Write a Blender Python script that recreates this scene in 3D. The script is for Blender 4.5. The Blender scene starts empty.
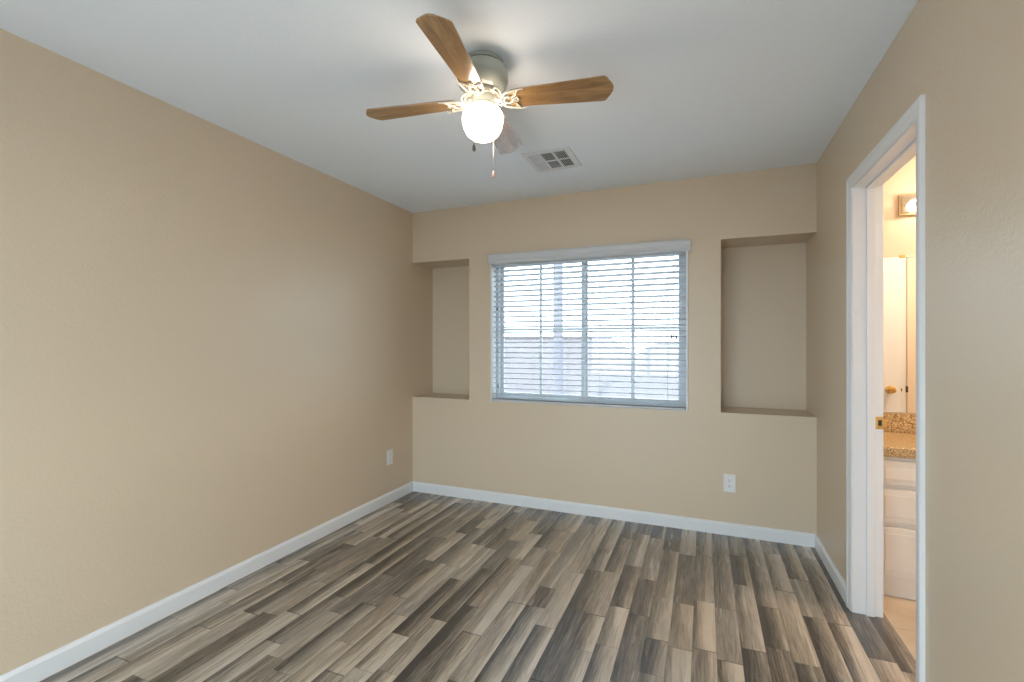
import bpy, bmesh, math, random
from mathutils import Vector, Matrix
random.seed(7)
S = bpy.context.scene
C = S.collection
PI = math.pi
R = math.radians

# ------------------------------------------------------------------ camera
cd = bpy.data.cameras.new('camera')
cam = bpy.data.objects.new('camera', cd); C.objects.link(cam)
cd.sensor_width = 36; cd.lens = 36*470/1024
cd.shift_y = 2.5/1024
cd.clip_start = 0.02; cd.clip_end = 300
cam.location = (0, 0, 1.293)
cam.rotation_euler = (R(90), 0, R(22.2))
S.camera = cam

# ------------------------------------------------------------------ world (bright overcast daylight)
SKY = 4.6
w = bpy.data.worlds.new('world'); S.world = w; w.use_nodes = True
bg = w.node_tree.nodes['Background']
bg.inputs[0].default_value = (0.75, 0.885, 1.0, 1); bg.inputs[1].default_value = SKY

sl = bpy.data.lights.new('sun', 'SUN'); sl.energy = 4.5; sl.angle = R(2); sl.color = (1, .98, .95)
sun = bpy.data.objects.new('sun', sl); C.objects.link(sun)
sun.rotation_euler = (R(32), 0, R(-4))      # high sun behind the viewer, added to shine in by the added glass door

# daylight portal in the window (guides sampling of the sky, gives no light of its own)
pl = bpy.data.lights.new('window_portal', 'AREA'); pl.shape = 'RECTANGLE'; pl.size = 1.5; pl.size_y = 1.16
po = bpy.data.objects.new('window_portal', pl); C.objects.link(po)
po.location = (-.857, 3.66, 1.405); po.rotation_euler = (R(-90), 0, 0)
pl.cycles.is_portal = True
pl2 = bpy.data.lights.new('added_door_portal', 'AREA'); pl2.shape = 'RECTANGLE'; pl2.size = 2.0; pl2.size_y = 2.1  # sampling portal for the added glass door, no light of its own
po2 = bpy.data.objects.new('added_door_portal', pl2); C.objects.link(po2)
po2.location = (-.85, -1.05, 1.10); po2.rotation_euler = (R(90), 0, 0)
pl2.cycles.is_portal = True

S.view_settings.view_transform = 'Standard'
S.view_settings.look = 'None'
S.view_settings.gamma = 1
S.view_settings.use_curve_mapping = False
S.view_settings.exposure = 0.86

# ------------------------------------------------------------------ room dimensions
XL, XR, YB, YF, H = -2.37, 0.664, 3.494, -0.85, 2.44

# ------------------------------------------------------------------ material helpers
def new_mat(name, col=(.8,.8,.8), rough=.5, metal=0, coat=0, spec=.5, emit=None, estr=0):
    m = bpy.data.materials.new(name); m.use_nodes = True
    b = m.node_tree.nodes['Principled BSDF']
    b.inputs['Base Color'].default_value = (*col, 1)
    b.inputs['Roughness'].default_value = rough
    b.inputs['Metallic'].default_value = metal
    b.inputs['Coat Weight'].default_value = coat
    b.inputs['Specular IOR Level'].default_value = spec
    if emit:
        b.inputs['Emission Color'].default_value = (*emit, 1)
        b.inputs['Emission Strength'].default_value = estr
    return m
class N:
    def __init__(s, m): s.t = m.node_tree; s.b = s.t.nodes['Principled BSDF']
    def node(s, typ, **kw):
        n = s.t.nodes.new(typ)
        for k, v in kw.items(): setattr(n, k, v)
        return n
    def link(s, a, b): s.t.links.new(a, b)
    def math(s, op, a, b=None, c=None):
        n = s.node('ShaderNodeMath', operation=op)
        for i, v in enumerate((a, b, c)):
            if v is None: continue
            if hasattr(v, 'is_output'): s.link(v, n.inputs[i])
            else: n.inputs[i].default_value = v
        return n.outputs[0]
    def comb(s, x, y, z):
        n = s.node('ShaderNodeCombineXYZ')
        for i, v in enumerate((x, y, z)):
            if hasattr(v, 'is_output'): s.link(v, n.inputs[i])
            else: n.inputs[i].default_value = v
        return n.outputs[0]
    def noise(s, vec, scale, detail=3, rough=.5, dist=0):
        n = s.node('ShaderNodeTexNoise'); n.inputs['Scale'].default_value = scale
        n.inputs['Detail'].default_value = detail; n.inputs['Roughness'].default_value = rough
        n.inputs['Distortion'].default_value = dist
        s.link(vec, n.inputs['Vector']); return n.outputs['Fac']
    def ramp(s, fac, stops):
        n = s.node('ShaderNodeValToRGB'); e = n.color_ramp.elements
        while len(e) < len(stops): e.new(.5)
        for i, (p, c) in enumerate(stops):
            e[i].position = p; e[i].color = (*c, 1)
        s.link(fac, n.inputs[0]); return n.outputs[0]
    def mix(s, f, a, b, blend='MIX'):
        n = s.node('ShaderNodeMix', data_type='RGBA', blend_type=blend)
        for i, v in ((0, f), (6, a), (7, b)):
            if hasattr(v, 'is_output'): s.link(v, n.inputs[i])
            else: n.inputs[i].default_value = v if i == 0 else (*v, 1)
        return n.outputs[2]
    def bump(s, h, strength, dist=.001):
        n = s.node('ShaderNodeBump'); n.inputs['Strength'].default_value = strength
        n.inputs['Distance'].default_value = dist
        s.link(h, n.inputs['Height']); s.link(n.outputs[0], s.b.inputs['Normal'])
def pos(n): return n.node('ShaderNodeNewGeometry').outputs['Position']
def obc(n): return n.node('ShaderNodeTexCoord').outputs['Object']

def paint(name, col, rough, peel, spec=.5):
    m = new_mat(name, col, rough, spec=spec); n = N(m); p = pos(n)
    a = n.noise(p, 85, 3, .55)
    b = n.noise(p, 2.2, 2)
    c = n.mix(n.math('MULTIPLY', b, .06), col, tuple(x*.8 for x in col))
    n.link(c, n.b.inputs['Base Color'])
    n.bump(n.ramp(a, [(.35, (0,0,0)), (.7, (1,1,1))]), peel, .0016)
    return m
WALL = paint('tan_orange_peel_paint', (.685, .56, .412), .36, .34)
CEIL = paint('white_ceiling_paint', (.86, .915, .975), .8, .2, .2)
BATHWALL = paint('cream_bathroom_paint', (.80, .68, .55), .5, .2)
TRIM = new_mat('white_semigloss_trim', (.80, .81, .82), .32)
WHITE = new_mat('white_plastic', (.80, .80, .79), .35)
OUTLETW = new_mat('white_outlet_plastic', (.82, .82, .81), .3)
DARK = new_mat('dark_slot', (.02, .02, .02), .6)
BRASS = new_mat('polished_brass', (.78, .53, .20), .22, 1)
CHROME = new_mat('polished_chrome', (.75, .70, .62), .12, 1)
MIRROR = new_mat('mirror_glass', (.90, .90, .88), .0, 1)
SLAT = new_mat('white_vinyl_slat', (.62, .64, .66), .4)
VINYL = new_mat('white_vinyl_frame', (.50,.53,.56), .4)
CORD = new_mat('pale_grey_cord', (.42, .44, .47), .7)
TASSEL = new_mat('grey_tassel', (.10, .11, .12), .5)
CABW = new_mat('white_cabinet_paint', (.76, .73, .69), .38)
FANMET = new_mat('ivory_enamel', (.40, .42, .37), .22, .0, coat=.6)
IRON = new_mat('cream_enamel_iron', (.52, .48, .39), .3, coat=.3)
VENTW = new_mat('white_register_steel', (.74, .76, .78), .45)
GLOBE = new_mat('lit_opal_glass', (.9, .85, .75), .25, emit=(1, .83, .66), estr=10.5)
BULB = new_mat('lit_bulb_glass', (.9, .85, .75), .2, emit=(1, .74, .50), estr=10)

def glass_mat():
    m = bpy.data.materials.new('clear_window_glass'); m.use_nodes = True
    t = m.node_tree; t.nodes.clear()
    o = t.nodes.new('ShaderNodeOutputMaterial'); mx = t.nodes.new('ShaderNodeMixShader')
    tr = t.nodes.new('ShaderNodeBsdfTransparent'); gl = t.nodes.new('ShaderNodeBsdfGlossy')
    tr.inputs[0].default_value = (.96, .98, .98, 1); gl.inputs['Roughness'].default_value = .02
    mx.inputs[0].default_value = .05
    t.links.new(tr.outputs[0], mx.inputs[1]); t.links.new(gl.outputs[0], mx.inputs[2]); t.links.new(mx.outputs[0], o.inputs[0])
    return m
GLASS = glass_mat()

def floor_mat():
    m = new_mat('multi_strip_laminate', (.3,.25,.2), .3, spec=1.0); n = N(m)
    sp = n.node('ShaderNodeSeparateXYZ'); n.link(pos(n), sp.inputs[0])
    x, y = sp.outputs[0], sp.outputs[1]
    W, L = .096, .95
    xs = n.math('DIVIDE', n.math('ADD', x, 10.03), W)
    ci = n.math('FLOOR', xs); fx = n.math('FRACT', xs)
    def wn(v, dim='1D'):
        k = n.node('ShaderNodeTexWhiteNoise', noise_dimensions=dim)
        n.link(v, k.inputs['W' if dim == '1D' else 'Vector']); return k
    off = wn(ci).outputs['Value']
    ys = n.math('ADD', n.math('DIVIDE', n.math('ADD', y, 20), L), n.math('MULTIPLY', off, 7.3))
    ri = n.math('FLOOR', ys); fy = n.math('FRACT', ys)
    # each strip may be cut once more at a random point
    k0 = wn(n.comb(ci, ri, 5.0), '3D').outputs['Value']
    cut = n.math('ADD', n.math('MULTIPLY', k0, .5), .3)
    half = n.math('GREATER_THAN', fy, cut)
    cell = n.comb(ci, ri, half)
    r1 = wn(cell, '3D')
    rs = n.node('ShaderNodeSeparateColor'); n.link(r1.outputs['Color'], rs.inputs[0])
    ra, rb, rc = rs.outputs
    # grain coordinates
    g = n.comb(n.math('ADD', n.math('MULTIPLY', x, 26), n.math('MULTIPLY', ra, 50)), n.math('MULTIPLY', y, 1.3), n.math('MULTIPLY', rb, 30))
    broad = n.noise(g, .55, 3, .55, .6)
    fine = n.noise(g, 5.5, 4, .65, .4)
    # tone: own tone of the strip, shift across it, broad grain
    sgn = n.math('MULTIPLY', n.math('SUBTRACT', fx, .5), n.math('ADD', n.math('MULTIPLY', rc, .9), .05))
    tone = n.math('ADD', n.math('MULTIPLY', ra, .48), n.math('MULTIPLY', sgn, .95))
    tone = n.math('ADD', tone, n.math('MULTIPLY', n.math('SUBTRACT', broad, .5), 1.0))
    tone = n.math('ADD', tone, n.math('MULTIPLY', n.math('SUBTRACT', fine, .5), 1.0))
    tone = n.math('ADD', n.math('MULTIPLY', tone, 1.25), .17)
    col = n.ramp(tone, [(.0, (.060,.051,.043)), (.25, (.145,.117,.092)), (.5, (.29,.233,.175)), (.75, (.47,.385,.295)), (1., (.64,.54,.43))])
    grey = n.ramp(tone, [(.0, (.060,.056,.052)), (.5, (.26,.233,.20)), (1., (.58,.52,.45))])
    col = n.mix(n.math('MULTIPLY', rb, .7), col, grey)
    # seams: strip sides (soft) and panel ends
    def edge(f, wd):
        return n.math('MAXIMUM', n.math('LESS_THAN', f, wd), n.math('GREATER_THAN', f, 1-wd))
    e1 = n.math('MULTIPLY', edge(fx, .012), .45)
    e2 = n.math('MULTIPLY', edge(fy, .003), .8)
    e3 = n.math('MULTIPLY', n.math('LESS_THAN', n.math('ABSOLUTE', n.math('SUBTRACT', fy, cut)), .002), .4)
    e = n.math('MAXIMUM', e1, n.math('MAXIMUM', e2, e3))
    col = n.mix(e, col, (.035, .03, .026))
    n.link(col, n.b.inputs['Base Color'])
    n.link(n.math('ADD', n.math('MULTIPLY', broad, .06), .24), n.b.inputs['Roughness'])
    n.bump(n.math('SUBTRACT', 1.0, e), .3, .0006)
    return m
FLOOR = floor_mat()

def tile_mat():
    m = new_mat('beige_floor_tile', (.66,.55,.42), .3); n = N(m)
    br = n.node('ShaderNodeTexBrick'); br.offset = 0
    n.link(pos(n), br.inputs['Vector'])
    for k, v in (('Scale', 1), ('Brick Width', .33), ('Row Height', .33), ('Mortar Size', .003), ('Mortar Smooth', .1)):
        br.inputs[k].default_value = v
    c = n.ramp(n.noise(pos(n), 5, 5, .6, .5), [(.25, (.50,.38,.26)), (.75, (.70,.58,.44))])
    n.link(c, br.inputs['Color1']); n.link(c, br.inputs['Color2']); br.inputs['Mortar'].default_value = (.42,.33,.24,1)
    n.link(br.outputs['Color'], n.b.inputs['Base Color'])
    return m
TILE = tile_mat()

def granite_mat():
    m = new_mat('speckled_tan_granite', (.5,.38,.22), .18, coat=.3); n = N(m); p = pos(n)
    a = n.noise(p, 170, 3, .7)
    c = n.ramp(a, [(.34, (.07,.045,.03)), (.45, (.36,.23,.10)), (.55, (.60,.43,.22)), (.68, (.80,.68,.48))])
    n.link(c, n.b.inputs['Base Color']); return m
GRANITE = granite_mat()

def oak_mat():
    m = new_mat('lacquered_oak_blade', (.3,.17,.07), .28, coat=1.0); n = N(m)
    n.b.inputs['Coat Roughness'].default_value = .14; n.b.inputs['Coat IOR'].default_value = 1.8
    mp = n.node('ShaderNodeMapping'); mp.inputs['Scale'].default_value = (1.6, 15, 15)
    n.link(obc(n), mp.inputs[0])
    f = n.noise(mp.outputs[0], 1.9, 4, .6, 1.3)
    g = n.noise(mp.outputs[0], 9, 3, .6, .4)
    t = n.math('ADD', n.math('MULTIPLY', f, .72), n.math('MULTIPLY', g, .28))
    c = n.ramp(t, [(.30, (.16,.080,.028)), (.5, (.31,.17,.065)), (.72, (.46,.28,.12))])
    n.link(c, n.b.inputs['Base Color']); return m
OAK = oak_mat()

def roof_mat(name, c1, c2):
    m = new_mat(name, c1, .8); n = N(m)
    wv = n.node('ShaderNodeTexWave', wave_type='BANDS', bands_direction='X'); wv.inputs['Scale'].default_value = 1.1
    n.link(pos(n), wv.inputs['Vector'])
    wz = n.node('ShaderNodeTexWave', wave_type='BANDS', bands_direction='Z', wave_profile='SAW'); wz.inputs['Scale'].default_value = 2.6
    n.link(pos(n), wz.inputs['Vector'])
    k = n.math('MULTIPLY', n.math('ADD', wv.outputs['Fac'], wz.outputs['Fac']), .5)
    n.link(n.mix(n.math('ADD', n.math('MULTIPLY', k, .5), n.math('MULTIPLY', n.noise(pos(n), 2.5, 4), .5)), c1, c2), n.b.inputs['Base Color'])
    return m
ROOF1 = roof_mat('pale_pink_tile', (.066,.057,.062), (.086,.075,.081))
ROOF2 = roof_mat('pale_grey_tile', (.063,.058,.063), (.081,.075,.082))
STUCCO = new_mat('pale_stucco', (.09,.085,.085), .9)
DGLASS = new_mat('dark_house_window', (.08,.09,.10), .1)
GROUND = new_mat('pale_desert_ground', (.075,.07,.07), .95)
POLE = new_mat('pale_weathered_pole', (.15,.15,.18), .8)

# ------------------------------------------------------------------ mesh helpers
class MB:
    def __init__(s): s.bm = bmesh.new()
    def box(s, x0, x1, y0, y1, z0, z1, mat=None):
        v = [s.bm.verts.new(p) for p in ((x0,y0,z0),(x1,y0,z0),(x1,y1,z0),(x0,y1,z0),(x0,y0,z1),(x1,y0,z1),(x1,y1,z1),(x0,y1,z1))]
        if mat is not None:
            for q in v: q.co = mat @ q.co
        for f in ((0,3,2,1),(4,5,6,7),(0,1,5,4),(1,2,6,5),(2,3,7,6),(3,0,4,7)):
            s.bm.faces.new([v[i] for i in f])
        return s
    def prism(s, pts, axis, a, b):
        """pts: 2-D outline; axis 'x','y','z' = extrusion axis from a to b"""
        def P(p, t):
            return {'x': (t, p[0], p[1]), 'y': (p[0], t, p[1]), 'z': (p[0], p[1], t)}[axis]
        A = [s.bm.verts.new(P(p, a)) for p in pts]; B = [s.bm.verts.new(P(p, b)) for p in pts]
        n = len(pts)
        s.bm.faces.new(A[::-1]); s.bm.faces.new(B)
        for i in range(n): s.bm.faces.new((A[i], A[(i+1) % n], B[(i+1) % n], B[i]))
        return s
    def lathe(s, prof, cx=0, cy=0, seg=48, axis='z', cz=0):
        rings = []
        for r, z in prof:
            ring = []
            if r < 1e-6:
                c = (0, 0, z); ring = [c]
            else:
                ring = [(r*math.cos(2*PI*i/seg), r*math.sin(2*PI*i/seg), z) for i in range(seg)]
            out = []
            for p in ring:
                if axis == 'y': p = (p[0], p[2], p[1])
                elif axis == 'x': p = (p[2], p[0], p[1])
                out.append(s.bm.verts.new((p[0]+cx, p[1]+cy, p[2]+cz)))
            rings.append(out)
        for a, b in zip(rings, rings[1:]):
            for i in range(seg):
                j = (i+1) % seg
                if len(a) == 1 and len(b) == 1: continue
                if len(a) == 1: s.bm.faces.new((a[0], b[i], b[j]))
                elif len(b) == 1: s.bm.faces.new((a[i], b[0], a[j]))
                else: s.bm.faces.new((a[i], b[i], b[j], a[j]))
        return s
    def tube(s, pts, r, seg=8, closed=False):
        pts = [Vector(p) for p in pts]; n = len(pts); rings = []
        rr = r if isinstance(r, (list, tuple)) else [r]*n
        prev = None
        for i, p in enumerate(pts):
            if closed: d = pts[(i+1) % n]-pts[i-1]
            else: d = pts[min(i+1, n-1)]-pts[max(i-1, 0)]
            d.normalize()
            if prev is None:
                u = d.orthogonal().normalized()
            else:
                u = (prev - d*prev.dot(d)).normalized()
            prev = u; v = d.cross(u)
            rings.append([s.bm.verts.new(p + rr[i]*(math.cos(2*PI*k/seg)*u + math.sin(2*PI*k/seg)*v)) for k in range(seg)])
        m = n if closed else n-1
        for i in range(m):
            a, b = rings[i], rings[(i+1) % n]
            for k in range(seg):
                s.bm.faces.new((a[k], a[(k+1) % seg], b[(k+1) % seg], b[k]))
        if not closed:
            s.bm.faces.new(rings[0][::-1]); s.bm.faces.new(rings[-1])
        return s
    def sphere(s, c, r, sx=1, sz=1, seg=20):
        m = Matrix.Translation(c) @ Matrix.Diagonal((r*sx, r*sx, r*sz, 1))
        bmesh.ops.create_uvsphere(s.bm, u_segments=seg, v_segments=seg//2+2, radius=1, matrix=m); return s
    def build(s, name, mat, parent=None, bevel=0, smooth=False, origin=None, seg=2, clean=False):
        if clean: bmesh.ops.remove_doubles(s.bm, verts=s.bm.verts, dist=1e-5)
        bmesh.ops.recalc_face_normals(s.bm, faces=s.bm.faces)
        if origin:
            o = Vector(origin)
            for v in s.bm.verts: v.co -= o
        me = bpy.data.meshes.new(name); s.bm.to_mesh(me); s.bm.free()
        for mt in (mat if isinstance(mat, (list, tuple)) else [mat]): me.materials.append(mt)
        o = bpy.data.objects.new(name, me); C.objects.link(o)
        if origin: o.location = origin
        if parent: o.parent = parent
        if smooth:
            for p in me.polygons: p.use_smooth = True
            try: me.set_sharp_from_angle(angle=R(40))
            except Exception: pass
        if bevel:
            b = o.modifiers.new('bevel', 'BEVEL'); b.width = bevel; b.segments = seg
            b.limit_method = 'ANGLE'; b.angle_limit = R(40); b.harden_normals = False
        return o
def tag(o, label, cat, group=None, kind=None):
    o['label'] = label; o['category'] = cat
    if group: o['group'] = group
    if kind: o['kind'] = kind
    return o
def struct(o, label=None):
    o['kind'] = 'structure'
    if label: o['label'] = label
    return o
def empty(name, loc, rz=0):
    o = bpy.data.objects.new(name, None); C.objects.link(o); o.location = loc; o.rotation_euler = (0, 0, rz)
    o.empty_display_size = .05
    return o

# ------------------------------------------------------------------ setting: shell
MB_ = MB
BX1, BY0, BYB = 2.75, 1.85, 3.45          # bathroom extents (right wall, near wall, far wall)
XW = XR+.115                               # bathroom face of the shared wall
struct(MB().box(XL-.12, .800, YF-.12, YB+.02, -.15, 0).build('floor', FLOOR), 'grey brown multi strip wood laminate floor')
struct(MB().box(.800, BX1+.1, BY0-.1, BYB+.1, -.15, -.001).build('floor_bathroom', TILE), 'beige tiled bathroom floor beyond the doorway')
struct(MB().box(XL-.12, BX1+.1, YF-.12, 4.0, H, H+.15).build('ceiling', CEIL), 'smooth white ceiling')
struct(MB().box(XL-.12, XL, YF-.12, YB, 0, H).build('wall_left', WALL), 'tan painted wall left of the window')
GX0, GX1, GZ0, GZ1 = -1.85, .15, .03, 2.10
b = MB().box(XL, GX0, YF-.12, YF, 0, H).box(GX1, XR, YF-.12, YF, 0, H).box(GX0, GX1, YF-.12, YF, 0, GZ0).box(GX0, GX1, YF-.12, YF, GZ1, H)
struct(MB().box(-4, 3, -5.2, YF-.12, -.25, -.06).build('added_balcony', new_mat('pale_bounce_concrete', (.45,.47,.50), .9)), 'unseen pale balcony added to bounce daylight in by the added glass door')  # balcony added out of view to bounce daylight up to the ceiling
struct(b.build('wall_front', WALL), 'tan painted wall behind the viewer, opened for the added glass door')
def added_glass_door():  # added out of view so sky and sun fill the room from behind
    root = struct(empty('added_door', ((GX0+GX1)/2, YF, 0)), 'unseen wide glass door added behind the viewer to let fill daylight in')
    T = Matrix.Translation((-(GX0+GX1)/2, -YF, 0))
    f = MB(); a, c = YF-.10, YF-.03; w_ = .045
    f.box(GX0, GX0+w_, a, c, GZ0, GZ1).box(GX1-w_, GX1, a, c, GZ0, GZ1).box(GX0+w_, GX1-w_, a, c, GZ0, GZ0+w_).box(GX0+w_, GX1-w_, a, c, GZ1-w_, GZ1)
    m_ = (GX0+GX1)/2; f.box(m_-.035, m_+.035, a, c, GZ0+w_, GZ1-w_)
    o = f.build('added_door_frame', VINYL, bevel=.003); o.data.transform(T); o.parent = root
    for x0, x1 in ((GX0+w_, m_-.035), (m_+.035, GX1-w_)):
        p = MB().box(x0, x1, YF-.067, YF-.063, GZ0+w_, GZ1-w_).build('pane', GLASS); p.data.transform(T); p.parent = root
added_glass_door()

# back wall with two niches and the window opening
NZ0, NZ1 = .825, 2.0
WX0, WX1, WZ0, WZ1 = -1.612, -.102, .822, 1.992
def back_wall():
    b = MB(); bm = b.bm
    nd = .33
    xs = [XL-.12, XL, -1.813, -1.73, WX0, WX1, .03, .108, XR, XR+.12]
    zs = [0, WZ0, NZ0, WZ1, NZ1, H]
    YO1, YO2 = YB+nd+.11, YB+.15
    def inner(i, j):
        x = (xs[i]+xs[i+1])/2; z = (zs[j]+zs[j+1])/2
        if WX0 < x < WX1 and WZ0 < z < WZ1: return None
        if (XL < x < -1.813 or .108 < x < XR) and NZ0 < z < NZ1: return YB+nd
        return YB
    def outer(i, j):
        x = (xs[i]+xs[i+1])/2
        if inner(i, j) is None: return None
        return YO2 if -1.73 < x < .03 else YO1
    def quad(ps): bm.faces.new([bm.verts.new(p) for p in ps])
    for fn in (inner, outer):
        for i in range(len(xs)-1):
            for j in range(len(zs)-1):
                y = fn(i, j); x0, x1, z0, z1 = xs[i], xs[i+1], zs[j], zs[j+1]
                if y is not None: quad([(x0,y,z0),(x1,y,z0),(x1,y,z1),(x0,y,z1)])
                for (a, c, pts) in ((i+1, j, lambda u, v: [(x1,u,z0),(x1,v,z0),(x1,v,z1),(x1,u,z1)]),
                                    (i, j+1, lambda u, v: [(x0,u,z1),(x1,u,z1),(x1,v,z1),(x0,v,z1)])):
                    if a >= len(xs)-1 or c >= len(zs)-1: continue
                    y2 = fn(a, c)
                    if y is not None and y2 is not None and abs(y-y2) > 1e-6: quad(pts(y, y2))
                    if fn is inner and (y is None) != (y2 is None): quad(pts(YB, YO2))
    # ends
    for x in (xs[0], xs[-1]): quad([(x,YB,0),(x,YO1,0),(x,YO1,H),(x,YB,H)])
    return b.build('wall_back', WALL, clean=True, bevel=.012, seg=3)
struct(back_wall(), 'tan painted window wall with two tall recessed niches')

# right wall around the bathroom doorway
CW = .055
DY0, DY1, DZ = 1.970, 2.716, 2.046
b = MB()
b.box(XR, XW, YF-.12, DY0-.012, 0, H).box(XR, XW, DY1+.012, YB, 0, H).box(XR, XW, DY0-.012, DY1+.012, DZ+.012, H)
struct(b.build('wall_right', WALL), 'tan painted wall with the bathroom doorway')
# bathroom shell
struct(MB().box(XW, BX1+.1, BYB, BYB+.12, 0, H).build('wall_bathroom_back', BATHWALL), 'cream bathroom wall behind the vanity')
struct(MB().box(BX1, BX1+.1, BY0, BYB, 0, H).build('wall_bathroom_right', BATHWALL), 'cream bathroom side wall')
struct(MB().box(XW, BX1+.1, BY0-.1, BY0, 0, H).build('wall_bathroom_front', BATHWALL), 'cream bathroom wall behind the open door')
struct(MB().box(XW, XW+.006, DY1+.06, BYB, 0, H).build('wall_bathroom_left', BATHWALL), 'cream bathroom face of the doorway wall')

# baseboards with a moulded cap
def bb_profile(t=.013, h=.084):
    return [(0,0),(t,0),(t,h-.016),(t*.75,h-.009),(t*.5,h-.003),(0,h)]
def baseboard(name, side, a, c, lab):
    p = bb_profile(); b = MB()
    if side == 'left': b.prism([(XL+q[0], q[1]) for q in p], 'y', a, c)
    if side == 'right': b.prism([(XR-q[0], q[1]) for q in p], 'y', a, c)
    if side == 'back': b.prism([(YB-q[0], q[1]) for q in p], 'x', a, c)
    if side == 'front': b.prism([(YF+q[0], q[1]) for q in p], 'x', a, c)
    return struct(b.build(name, TRIM, smooth=False), lab)
baseboard('baseboard_left', 'left', YF, YB, 'white baseboard along the left wall')
baseboard('baseboard_back', 'back', XL, XR, 'white baseboard under the window')
baseboard('baseboard_right', 'right', DY1+CW+.004, YB, 'short white baseboard between doorway and corner')
baseboard('baseboard_right_near', 'right', YF, DY0-CW-.004, 'white baseboard on the near part of the right wall')

# doorway trim: jamb, stop, casing on both faces
def doorway():
    root = struct(empty('trim_1', (XR, (DY0+DY1)/2, 0)), 'white casing and jamb around the bathroom doorway')
    o = Vector((XR, (DY0+DY1)/2, 0))
    def put(b, name, mat, lab=None, bevel=.0015):
        ob = b.build(name, mat, bevel=bevel)
        ob.data.transform(Matrix.Translation(-o)); ob.parent = root
        if lab: ob['label'] = lab
        return ob
    j = MB(); x0, x1 = XR-.002, XW+.002
    j.box(x0, x1, DY0-.012, DY0+.006, 0, DZ).box(x0, x1, DY1-.006, DY1+.012, 0, DZ).box(x0, x1, DY0-.012, DY1+.012, DZ-.006, DZ+.012)
    put(j, 'jamb', TRIM)
    st = MB(); s0, s1 = XR+.052, XR+.084
    st.box(s0, s1, DY0+.006, DY0+.017, 0, DZ-.006).box(s0, s1, DY1-.017, DY1-.006, 0, DZ-.006).box(s0, s1, DY0+.006, DY1-.006, DZ-.017, DZ-.006)
    put(st, 'door_stop', TRIM)
    for sgn, xf in ((-1, XR), (1, XW)):
        cs = MB()
        prof = [(0, 0), (0, .012), (.004, .0145), (.016, .0145), (.021, .0115), (.040, .0095), (.046, .0075), (CW, .006), (CW, 0)]
        top = DZ+CW
        rows = []
        for (a, t) in prof:
            rows.append([cs.bm.verts.new((xf+sgn*t, y, z)) for y, z in ((DY1+CW-a, 0), (DY1+CW-a, top-a), (DY0-CW+a, top-a), (DY0-CW+a, 0))])
        for k in range(len(rows)):
            p_, q_ = rows[k], rows[(k+1) % len(rows)]
            for i in range(3): cs.bm.faces.new((p_[i], p_[i+1], q_[i+1], q_[i]))
        cs.bm.faces.new([r_[0] for r_ in rows]); cs.bm.faces.new([r_[3] for r_ in rows][::-1])
        put(cs, 'casing', TRIM, bevel=0)
    sp = MB(); zc = .918
    sp.box(XR+.088, XW+.004, DY1-.0085, DY1-.0055, zc-.029, zc+.029)
    sp.box(XW+.002, XW+.016, DY1-.0085, DY1-.0055, zc-.018, zc+.018)
    k = put(sp, 'strike_plate', BRASS, 'polished brass strike plate', .001)
    hb = MB().box(XR+.098, XR+.112, DY1-.0092, DY1-.0084, zc-.013, zc+.013)
    h = hb.build('latch_hole', DARK); h.data.transform(Matrix.Translation(-o)); h.parent = k
    return root
doorway()

# open bathroom door leaf (seen in the mirror)
def door_leaf():
    b = MB(); x0, x1, y0, y1, z0, z1 = .802, 1.525, 1.985, 2.020, .012, 2.03
    b.box(x0, x1, y0, y1, z0, z1)
    o = struct(b.build('door_1', TRIM, bevel=.002, origin=(x0, y0, 0)), 'white bathroom door standing open, seen in the mirror')
    # raised panels, both faces
    pn = MB()
    for (a, c) in ((x0+.11, (x0+x1)/2-.045), ((x0+x1)/2+.045, x1-.11)):
        for (u, v) in ((.22, .82), (1.02, 1.56), (1.66, 1.92)):
            for yy in ((y1, y1+.004), (y0-.004, y0)):
                pn.box(a, c, yy[0], yy[1], u, v)
    q = pn.build('door_panel', TRIM, bevel=.004); q.data.transform(Matrix.Translation((-x0, -y0, 0))); q.parent = o
    kn = MB(); kx = x1-.075; kz = .905
    prof = [(0,0),(.033,0),(.033,.006),(.022,.010),(.012,.014),(.011,.030),(.020,.036),(.028,.046),(.029,.056),(.022,.066),(0,.070)]
    kn.lathe([(r, y1+d) for r, d in prof], cx=kx, cz=kz, axis='y', seg=28)
    kn.lathe([(r, y0-d) for r, d in prof], cx=kx, cz=kz, axis='y', seg=28)
    q = kn.build('door_knob', BRASS, smooth=True); q.data.transform(Matrix.Translation((-x0, -y0, 0))); q.parent = o; q['label'] = 'round polished brass knob'
    lp = MB().box(x1, x1+.002, (y0+y1)/2-.012, (y0+y1)/2+.012, kz-.028, kz+.028).box(x1+.002, x1+.012, (y0+y1)/2-.006, (y0+y1)/2+.006, kz-.012, kz+.012)
    q = lp.build('latch_plate', BRASS); q.data.transform(Matrix.Translation((-x0, -y0, 0))); q.parent = o
    hg = MB()
    for z in (.25, 1.02, 1.8): hg.lathe([(0, z-.045), (.006, z-.045), (.006, z+.045), (0, z+.045)], cx=x0-.006, cy=y1+.004, seg=12)
    q = hg.build('hinge', BRASS); q.data.transform(Matrix.Translation((-x0, -y0, 0))); q.parent = o
door_leaf()

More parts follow.
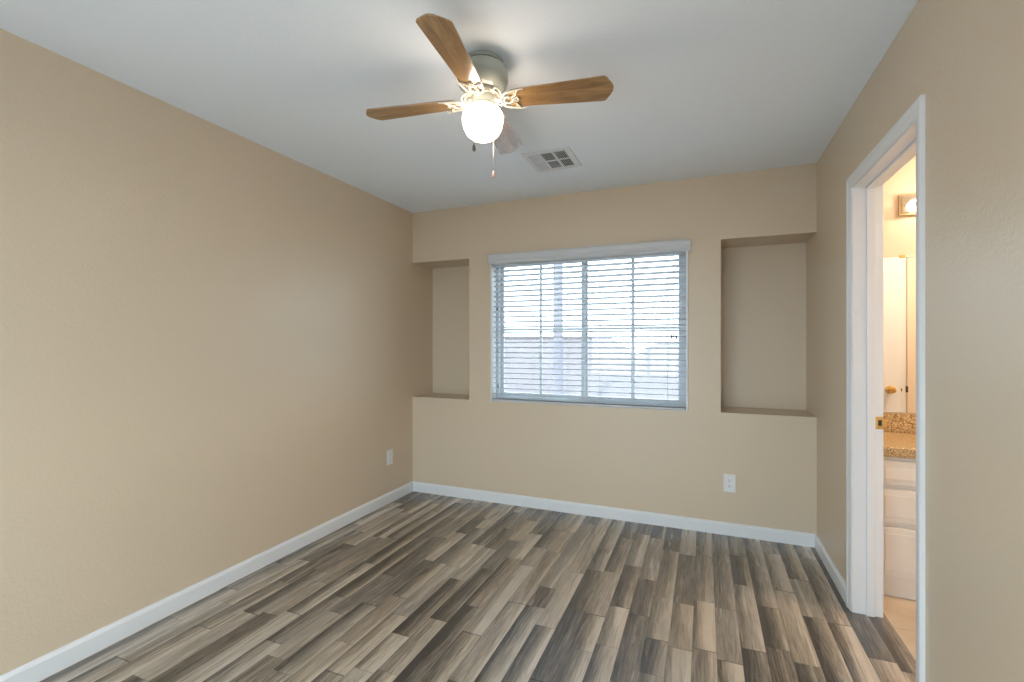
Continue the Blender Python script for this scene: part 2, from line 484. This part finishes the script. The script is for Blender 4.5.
# closet door on the bathroom's near wall, seen past the open leaf in the mirror
def closet():
    y = BY0
    tr = struct(MB().box(1.545, 1.608, y, y+.016, 0, 2.08).box(2.232, 2.295, y, y+.016, 0, 2.08).box(1.608, 2.232, y, y+.016, 2.035, 2.08).build('trim_2', TRIM, bevel=.003), 'white casing of the closet door in the bathroom')
    o = struct(MB().box(1.618, 2.226, y+.001, y+.010, .01, 2.03).build('door_3', BATHWALL, bevel=.002, origin=(1.618, y, 0)), 'cream closet door in the bathroom seen in the mirror')
    for z in (.25, .90):
        h = MB().box(1.606, 1.622, y+.006, y+.021, z-.026, z+.026).build('hinge', new_mat('dark_bronze', (.10,.07,.04), .4, .8)); h.data.transform(Matrix.Translation((-1.618, -y, 0))); h.parent = o
closet()

# ------------------------------------------------------------------ window
def window():
    cx = (WX0+WX1)/2
    root = struct(empty('window_1', (cx, YB, WZ0)), 'white framed sliding window with grilles behind the blinds')
    T = Matrix.Translation((-cx, -YB, -WZ0))
    def put(b, name, mat, parent=root, bevel=.0015):
        ob = b.build(name, mat, bevel=bevel); ob.data.transform(T); ob.parent = parent; return ob
    x0, x1, z0, z1 = WX0, WX1, WZ0, WZ1
    f = MB(); fw = .038; a, c = YB+.072, YB+.135
    f.box(x0, x0+fw, a, c, z0, z1).box(x1-fw, x1, a, c, z0, z1).box(x0+fw, x1-fw, a, c, z0, z0+fw).box(x0+fw, x1-fw, a, c, z1-fw, z1)
    put(f, 'window_frame', VINYL)
    # white bead lining the opening, slightly proud of the wall
    l = MB(); t = .012; a, c = YB-.007, YB+.072
    l.box(x0, x0+t, a, c, z0, z1).box(x1-t, x1, a, c, z0, z1).box(x0+t, x1-t, a+.008, c, z0-.001, z0+.002).box(x0+t, x1-t, a, c, z1-t, z1)
    put(l, 'window_liner', TRIM)
    for k, (sx0, sx1, sy) in enumerate(((x0+fw, cx+.022, YB+.108), (cx-.022, x1-fw, YB+.080))):
        s = MB(); sw = .028; zz0, zz1 = z0+fw, z1-fw
        s.box(sx0, sx0+sw, sy, sy+.024, zz0, zz1).box(sx1-sw, sx1, sy, sy+.024, zz0, zz1)
        s.box(sx0+sw, sx1-sw, sy, sy+.024, zz0, zz0+sw).box(sx0+sw, sx1-sw, sy, sy+.024, zz1-sw, zz1)
        so = put(s, 'sash', VINYL)
        g = MB(); mx = -1.222 if k == 0 else -.489; mz = (z0+z1)/2
        w2 = .010 if k == 0 else .013
        g.box(mx-w2, mx+w2, sy+.007, sy+.018, zz0+sw, zz1-sw).box(sx0+sw, sx1-sw, sy+.008, sy+.017, mz-.010, mz+.010)
        put(g, 'muntin', VINYL, so, .001)
        p = MB().box(sx0+sw, sx1-sw, sy+.020, sy+.0225, zz0+sw, zz1-sw)
        put(p, 'pane', GLASS, so, 0)
    lk = MB().box(cx-.012, cx+.012, YB+.066, YB+.080, 1.36, 1.43)
    put(lk, 'sash_lock', VINYL)
window()

# ------------------------------------------------------------------ window blind
def blind():
    cx = (WX0+WX1)/2
    root = tag(empty('window_blind', (cx, YB, WZ0)), 'white two inch horizontal slat blind with moulded valance, slats open, covering the window', 'window blind')
    T = Matrix.Translation((-cx, -YB, -WZ0))
    def put(b, name, mat, parent=root, bevel=0, smooth=False):
        ob = b.build(name, mat, bevel=bevel, smooth=smooth); ob.data.transform(T); ob.parent = parent; return ob
    X0, X1 = WX0+.016, WX1-.016
    yc = YB+.032
    v = MB()
    vp = [(YB-.008, 2.012), (YB-.052, 2.012), (YB-.054, 2.004), (YB-.047, 1.996), (YB-.043, 1.978), (YB-.036, 1.968), (YB-.036, 1.956), (YB-.028, 1.944), (YB-.028, 1.936), (YB-.016, 1.936), (YB-.016, 2.0), (YB-.008, 2.0)]
    v.prism(vp, 'x', WX0-.006, WX1+.018)
    for xx in ((WX0-.006, WX0+.002), (WX1+.010, WX1+.018)): v.box(xx[0], xx[1], YB-.030, YB-.001, 1.94, 2.008)
    put(v, 'valance', SLAT, bevel=.001)
    hr = MB().box(X0, X1, yc-.026, yc+.026, 1.934, 1.976); put(hr, 'headrail', SLAT, bevel=.002)
    sl = MB(); n = 27; pitch = .0416; zt = 1.925
    tilt = R(11)
    for i in range(n):
        z = zt-i*pitch
        up = []; dn = []
        for k in range(7):
            u = -.025+.05*k/6; crown = .0018*(1-(u/.025)**2)
            y = yc+u*math.cos(tilt); zz = z-u*math.sin(tilt)+crown
            up.append((y, zz+.0018)); dn.append((y, zz-.0018))
        sl.prism(up+dn[::-1], 'x', X0+.001, X1-.001)
    put(sl, 'slats', SLAT)
    zb = WZ0+.003
    br = MB().box(X0, X1, yc-.025, yc+.025, zb, zb+.014); put(br, 'bottom_rail', SLAT, bevel=.003)
    for x in (-1.50, -1.250, -.968, -.722, -.238):
        c = MB()
        for y in (yc-.0262, yc+.0262):
            c.tube([(x, y, zb+.01), (x, y, 1.94)], .0009, 5)
        put(c, 'ladder_cord', CORD)
    def cord(pts, tz, tx, ty, name='pull_cord', n=1):
        c = MB().tube(pts, .0011, 5); o = put(c, name, CORD)
        tm = MB()
        for k in range(n):
            dx = (k-(n-1)/2)*.016
            tm.lathe([(0, tz[k]+.014), (.003, tz[k]+.013), (.006, tz[k]-.004), (.0075, tz[k]-.016), (0, tz[k]-.017)], cx=tx+dx, cy=ty, seg=12)
        put(tm, 'tassel', TASSEL, o, smooth=True)
    yf = yc-.032
    cord([(-1.555, yf, 1.95), (-1.556, yf-.002, 1.7), (-1.555, yf, 1.592)], [1.578], -1.555, yf, 'tilt_cord')
    cord([(-1.548, yf, 1.95), (-1.547, yf-.002, 1.5), (-1.548, yf, .964)], [.95], -1.548, yf, 'tilt_cord')
    cord([(-.198, yf, 1.95), (-.200, yf, 1.6), (-.197, yf, 1.360)], [1.346, 1.352, 1.34], -.195, yf, 'lift_cord', 3)
blind()

# ------------------------------------------------------------------ outlets
def outlet():
    root = empty('wall_outlet', (0,0,0))
    p = MB().box(-.037, .037, -.0065, 0, -.06, .06).build('cover_plate', OUTLETW, root, bevel=.003)
    for zc in (-.0195, .0195):
        r = MB(); n = 20
        pts = []
        for i in range(n):
            a = 2*PI*i/n; pts.append((.0165*math.cos(a), zc+max(-.0125, min(.0125, .0165*math.sin(a)))))
        r.prism(pts, 'y', -.0085, -.0065); ro = r.build('receptacle', OUTLETW, root)
        sl = MB().box(-.0075, -.0055, -.0088, -.0084, zc-.001, zc+.008).box(.0055, .0075, -.0088, -.0084, zc, zc+.007).box(-.002, .002, -.0088, -.0084, zc-.009, zc-.005)
        sl.build('slots', DARK, ro)
    MB().lathe([(0,-.0078),(.003,-.0074),(.003,-.0065),(0,-.0065)], axis='y', seg=12).build('screw', VENTW, root)
    return root
def copy_tree(o, parent=None):
    c = o.copy(); C.objects.link(c)
    if parent: c.parent = parent
    for ch in list(o.children): copy_tree(ch, c)
    return c
o1 = outlet(); o1.location = (.161, YB, .350)
tag(o1, 'white duplex outlet under the right niche on the window wall', 'outlet', 'duplex wall outlets')
o2 = copy_tree(o1); o2.location = (XL, 3.167, .368); o2.rotation_euler = (0, 0, R(90))
tag(o2, 'white duplex outlet on the left wall near the corner', 'outlet', 'duplex wall outlets')

# ------------------------------------------------------------------ ceiling vent
def vent():
    x0, x1, y0, y1 = -1.026, -.726, 2.650, 2.972
    cx, cy = (x0+x1)/2, (y0+y1)/2
    root = tag(empty('ceiling_vent', (cx, cy, H)), 'white square air register with six louvred sections set in the ceiling', 'air vent')
    T = Matrix.Translation((-cx, -cy, -H))
    def put(b, name, mat, bevel=0, parent=root):
        ob = b.build(name, mat, bevel=bevel); ob.data.transform(T); ob.parent = parent; return ob
    ix = [(-.996, -.928), (-.914, -.846), (-.832, -.764)]; iy = [(2.690, 2.806), (2.820, 2.936)]
    f = MB(); z0, z1 = H-.007, H-.0005
    f.box(x0, ix[0][0], y0, y1, z0, z1).box(ix[2][1], x1, y0, y1, z0, z1)
    f.box(ix[0][0], ix[2][1], y0, iy[0][0], z0, z1).box(ix[0][0], ix[2][1], iy[1][1], y1, z0, z1)
    f.box(ix[0][1], ix[1][0], iy[0][0], iy[1][1], z0, z1).box(ix[1][1], ix[2][0], iy[0][0], iy[1][1], z0, z1)
    for a, c in ix: f.box(a, c, iy[0][1], iy[1][0], z0, z1)
    put(f, 'frame', VENTW, .002)
    put(MB().box(ix[0][0]-.004, ix[2][1]+.004, iy[0][0]-.004, iy[1][1]+.004, H-.0012, H-.0004), 'duct_opening', new_mat('shadowy_duct', (.10,.10,.10), .8))
    for k, (a, c) in enumerate(ix):
        l = MB()
        for (u, v) in iy:
            if k == 1:
                n = 9
                for i in range(n):
                    y = u+(i+.5)*(v-u)/n
                    m = Matrix.Translation(((a+c)/2, y, H-.0045)) @ Matrix.Rotation(R(35), 4, 'X')
                    l.box(-(c-a)/2, (c-a)/2, -.0045, .0045, -.0005, .0005, m)
            else:
                n = 6
                for i in range(n):
                    x = a+(i+.5)*(c-a)/n
                    m = Matrix.Translation((x, (u+v)/2, H-.0045)) @ Matrix.Rotation(R(38 if k == 2 else -38), 4, 'Y')
                    l.box(-.0045, .0045, -(v-u)/2, (v-u)/2, -.0005, .0005, m)
        put(l, 'louvres', VENTW)
vent()

# ------------------------------------------------------------------ ceiling fan
def fan():
    FX, FY = -.835, 1.73
    root = tag(empty('ceiling_fan', (FX, FY, H)), 'four bladed oak ceiling fan with ivory housing and one lit globe', 'ceiling fan')
    hp = [(0,-.0005),(.080,-.0005),(.085,-.004),(.086,-.018),(.082,-.020),(.083,-.023),(.094,-.028),(.101,-.036),(.1045,-.050),(.106,-.066),(.104,-.082),(.097,-.098),(.085,-.110),(.070,-.119),(.052,-.124),(0,-.124)]
    MB().lathe(hp, seg=64).build('motor_housing', FANMET, root, smooth=True)
    vs = MB()
    for i in range(44):
        m = Matrix.Rotation(2*PI*i/44, 4, 'Z')
        vs.box(.0885, .0925, -.0030, .0030, -.0290, -.0255, m)
    vs.build('vent_slots', DARK, root)
    MB().lathe([(0,-.122),(.062,-.122),(.064,-.128),(.062,-.136),(.040,-.139),(.0,-.139)], seg=40).build('flywheel', IRON, root, smooth=True)
    MB().lathe([(0,-.136),(.036,-.137),(.047,-.142),(.048,-.150),(.045,-.174),(.050,-.179),(.050,-.185),(.044,-.187),(0,-.187)], seg=40).build('light_fitter', FANMET, root, smooth=True)
    gp = [(.042,-.180),(.046,-.185),(.060,-.190),(.073,-.199),(.081,-.213),(.0835,-.230),(.082,-.250),(.076,-.272),(.064,-.294),(.046,-.309),(.022,-.317),(0,-.319)]
    MB().lathe(gp, seg=48).build('globe_shade', GLOBE, root, smooth=True)
    def chain(x, y, ztop, zend, mat, lab):
        d = Vector((x, y)).normalized()
        c = MB(); c.tube([(d.x*.046, d.y*.046, ztop+.004), (d.x*.07, d.y*.07, ztop+.006), (x*.97, y*.97, ztop), (x, y, ztop-.012), (x, y, zend)], .0011, 6)
        z = zend+.003
        while z < ztop-.014:
            c.sphere((x, y, z), .0019, seg=6); z += .0046
        o = c.build('pull_chain', CHROME, root)
        p = MB().lathe([(0, zend+.004), (.003, zend+.003), (.0055, zend-.006), (.0072, zend-.017), (.005, zend-.024), (0, zend-.025)], cx=x, cy=y, seg=14)
        q = p.build('pendant', mat, o, smooth=True); q['label'] = lab
    chain(.007, -.092, -.158, -.374, new_mat('grey_pull_pendant', (.12,.11,.10), .4), 'dark grey pendant')
    chain(.005, .094, -.158, -.415, new_mat('pale_rosy_pendant', (.55,.36,.30), .4), 'pale rosy pendant')
    # one blade with its iron, then copies
    bz = -.158
    b = MB()
    out = [(.108,-.030),(.122,-.042),(.150,-.047),(.26,-.052),(.38,-.058),(.470,-.062),(.487,-.062),(.496,-.056),(.512,-.030),(.520,-.014),(.522,0),(.520,.014),(.512,.030),(.496,.056),(.487,.062),(.470,.062),(.38,.058),(.26,.052),(.150,.047),(.122,.042),(.108,.030),(.112,.014),(.104,0),(.112,-.014)]
    b.prism(out, 'z', -.003, .003)
    blade = b.build('blade', OAK, root, bevel=.0015)
    def arc(cx, cy, r, a0, a1, n, z, ry=None):
        ry = ry or r
        return [(cx+r*math.cos(R(a0+(a1-a0)*i/n)), cy+ry*math.sin(R(a0+(a1-a0)*i/n)), z) for i in range(n+1)]
    m = MB(); zi = -.0075
    # outer horseshoe under the blade root
    D = -.052
    hs = arc(.165+D, 0, .034, 90, 270, 16, zi, .040)
    hs = [(.226+D, .050, zi+.001), (.206+D, .049, zi), (.186+D, .045, zi)] + hs[1:-1] + [(.186+D, -.045, zi), (.206+D, -.049, zi), (.226+D, -.050, zi+.001)]
    m.tube(hs, [.0026, .0038, .0042]+[.0042]*(len(hs)-6)+[.0042, .0038, .0026], 8)
    m.tube(arc(.160+D, 0, .017, 0, 360, 18, zi, .017)[:-1], .0032, 8, closed=True)
    for sg in (1, -1):
        m.tube([(.174+D, sg*.011, zi), (.190+D, sg*.020, zi), (.196+D, sg*.032, zi), (.202+D, sg*.046, zi)], .0034, 7)
        m.tube([(.150+D, sg*.013, zi), (.142+D, sg*.022, zi), (.139+D, sg*.030, zi)], .0030, 7)
        m.tube([(.176+D, 0, zi), (.192+D, sg*.008, zi), (.200+D, sg*.012, zi)], [.0036, .0032, .002], 7)
        m.sphere((.192+D, sg*.033, zi), .0058, sz=.6, seg=10)
    m.sphere((.200+D, 0, zi), .0058, sz=.6, seg=10)
    m.tube([(.134+D, 0, zi), (.122+D, 0, zi+.002), (.112+D, 0, zi+.010), (.100+D, 0, zi+.022), (.088+D, 0, zi+.030)], [.0062, .0068, .007, .0075, .008], 10)
    for sg in (1, -1):
        lp = [(.078, sg*.006, zi+.006), (.082, sg*.020, zi+.010), (.080, sg*.034, zi+.014), (.072, sg*.045, zi+.018), (.060, sg*.046, zi+.024), (.050, sg*.036, zi+.028), (.044, sg*.020, zi+.030)]
        m.tube(lp, .0042, 8)
        m.tube([(.070, sg*.006, zi+.012), (.070, sg*.018, zi+.015), (.064, sg*.028, zi+.020), (.056, sg*.024, zi+.025)], .0030, 7)
    iron = m.build('blade_iron', IRON, blade, smooth=True); iron['label'] = 'cream scrollwork blade bracket'
    for i in range(4):
        bl = blade if i == 0 else blade.copy()
        if i:
            C.objects.link(bl); ir = iron.copy(); C.objects.link(ir); ir.parent = bl
        bl.location = (0, 0, bz)
        bl.rotation_euler = (R((-14.5, -17, -6, -12)[i]), 0, R((11, 98.5, 188.5, 277.8)[i]))
fan()

# ------------------------------------------------------------------ bathroom things
def vanity():
    x0, x1, y0, y1 = XW+.012, 2.10, 2.945, BYB-.004
    o = (x0, y0, 0)
    root = tag(empty('bathroom_vanity', o), 'white painted bathroom vanity cabinet with stacked drawers seen through the doorway', 'vanity cabinet')
    T = Matrix.Translation((-x0, -y0, 0))
    def put(b, name, mat, parent=root, bevel=.002, smooth=False):
        ob = b.build(name, mat, bevel=bevel, smooth=smooth); ob.data.transform(T); ob.parent = parent; return ob
    c = MB().box(x0, x1, y0, y1, .085, .716).box(x0, x1, y0+.012, y1, 0, .086)
    put(c, 'body', CABW)
    def panel(bx0, bx1, z0, z1, name):
        p = MB(); p.box(bx0, bx1, y0-.017, y0, z0, z1)
        ob = put(p, name, CABW, bevel=.004)
        q = MB(); mrg = .030
        if z1-z0 > .12:
            q.box(bx0+mrg, bx1-mrg, y0-.021, y0-.017, z0+mrg, z1-mrg)
            put(q, 'raised_panel', CABW, ob, .004)
        return ob
    dx0, dx1 = x0+.030, x0+.43
    panel(dx0, dx1, .575, .700, 'drawer'); panel(dx0, dx1, .385, .555, 'drawer'); panel(dx0, dx1, .112, .362, 'drawer')
    panel(dx1+.03, dx1+.43, .112, .555, 'cabinet_door'); panel(dx1+.45, x1-.03, .112, .555, 'cabinet_door')
    panel(dx1+.03, x1-.03, .575, .700, 'false_front')
    # worktop
    ct = MB().box(x0-.004, x1+.015, y0-.028, BYB-.003, .718, .770)
    t = tag(ct.build('countertop', GRANITE, bevel=.010, seg=3), 'speckled tan granite countertop on the white vanity', 'countertop')
    bs = MB().box(x0-.004, x1+.015, BYB-.024, BYB-.002, .7705, .880).build('backsplash', GRANITE, t, bevel=.003)
    # mirror
    mi = MB().box(x0+.01, x1, BYB-.008, BYB-.002, .884, 1.806)
    mo = tag(mi.build('vanity_mirror', MIRROR, origin=(x0+.01, BYB, .884)), 'frameless wall mirror above the granite backsplash reflecting a white door', 'mirror')
    for x in (1.085, 1.75):
        q = MB().box(x-.014, x+.014, BYB-.013, BYB-.001, 1.797, 1.816).build('mirror_clip', BRASS, bevel=.002); q.data.transform(Matrix.Translation((-(x0+.01), -BYB, -.884))); q.parent = mo
    # light bar
    lx0, lx1, lz = 1.067, 1.75, 2.108
    lr = tag(empty('vanity_light', ((lx0+lx1)/2, BYB, lz)), 'chrome vanity light bar with glowing round bulbs above the mirror', 'wall light')
    TL = Matrix.Translation((-(lx0+lx1)/2, -BYB, -lz))
    fr = MB().box(lx0, lx1, BYB-.022, BYB-.002, lz-.062, lz+.062)
    a = fr.build('backplate_rim', new_mat('satin_brass', (.50,.42,.27), .35, .8), bevel=.003); a.data.transform(TL); a.parent = lr
    pn = MB().box(lx0+.011, lx1-.011, BYB-.030, BYB-.022, lz-.050, lz+.050)
    a = pn.build('backplate', CHROME, bevel=.003); a.data.transform(TL); a.parent = lr
    for k in range(4):
        bx = lx0+.095+k*.164
        so = MB().lathe([(0, BYB-.030), (.024, BYB-.030), (.022, BYB-.052), (0, BYB-.052)], cx=bx, cz=lz, axis='y', seg=24).build('socket', CHROME, smooth=True)
        so.data.transform(TL); so.parent = lr
        bu = MB().lathe([(0, BYB-.050), (.014, BYB-.052), (.026, BYB-.062), (.037, BYB-.078), (.040, BYB-.094), (.037, BYB-.110), (.026, BYB-.126), (.012, BYB-.133), (0, BYB-.134)], cx=bx, cz=lz, axis='y', seg=24).build('bulb', BULB, smooth=True)
        bu.data.transform(TL); bu.parent = lr
vanity()
def bath_fill_light():  # added lamp, out of view, lifts the vanity and bathroom walls
    root = tag(empty('bath_fill_dome', (1.95, 2.65, H)), 'unseen dome light added on the bathroom ceiling to brighten the vanity', 'added fill light')
    MB().lathe([(0,-.0005),(.165,-.0005),(.165,-.018),(.155,-.022),(0,-.022)], seg=40).build('base_ring', TRIM, root, smooth=True)
    MB().lathe([(.150,-.021),(.147,-.035),(.125,-.060),(.085,-.078),(.04,-.086),(0,-.088)], seg=40).build('fill_dome_shade', new_mat('fill_dome_glow', (.9,.85,.78), .3, emit=(1,.80,.60), estr=58), root, smooth=True)
bath_fill_light()

# ------------------------------------------------------------------ outside
struct(MB().box(-60, 60, -60, 90, -3.3, -3.1).build('ground', GROUND), 'pale ground outside the window')
def house(cx, cy, w, d, ez, rz, roof, label, gable=False, rot=0):
    root = tag(empty('house', (cx, cy, -3.1), rot), label, 'house', 'houses outside the window')
    base = -3.1
    bd = MB().box(-w/2, w/2, -d/2, d/2, 0, ez-base)
    bo = bd.build('walls', STUCCO, root)
    ov = .5; k = 0 if gable else min(w, d)/2*.5
    W, D = w/2+ov, d/2+ov; e = ez-base-.02; r = rz-base
    rf = MB(); bm = rf.bm
    vs = [bm.verts.new(p) for p in ((-W,-D,e),(W,-D,e),(W,D,e),(-W,D,e),(-W+k,0,r),(W-k,0,r),(-W,-D,e-.15),(W,-D,e-.15),(W,D,e-.15),(-W,D,e-.15))]
    for f in ((0,1,5,4),(1,2,5),(2,3,4,5),(3,0,4),(6,7,1,0),(7,8,2,1),(8,9,3,2),(9,6,0,3),(9,8,7,6)):
        bm.faces.new([vs[i] for i in f])
    ro = rf.build('roof', roof, root)
    cap = MB(); n = int((2*W-2*k)/.2)
    for i in range(n):
        x = -W+k+.15+(2*W-2*k-.3)*i/(n-1)
        cap.box(x-.12, x+.10, -.13, .13, r-.05, r+.045)
    cap.build('ridge_tiles', roof, ro)
    for sx in (-.28, .22):
        MB().box(sx*w-.6, sx*w+.6, -d/2-.03, -d/2+.02, 1.0, 2.3).build('window', DGLASS, root)
house(-10.5, 15.5, 12, 10.5, -.5, 1.35, ROOF1, 'pale pink tiled house roof seen through the left sash of the window')
house(3.6, 14.2, 13.8, 10.0, -.5, 1.30, ROOF2, 'pale grey tiled house roof seen through the right sash of the window')
house(-10.2, 28, 14, 9, -.4, 1.6, ROOF1, 'more distant pale roof on the horizon behind the left house')
house(3.9, 29, 12, 9, -.4, 1.8, ROOF2, 'far pale grey roof on the horizon behind the right house')
pp = MB(); pp.lathe([(0,-3.1),(.095,-3.1),(.085,2),(.075,6.0),(0,6.02)], seg=20)
tag(pp.build('utility_pole', POLE, smooth=True, origin=None), 'pale upright pole outside behind the left sash', 'pole')
bpy.data.objects['utility_pole'].location = (-2.37, 7.95, 0)
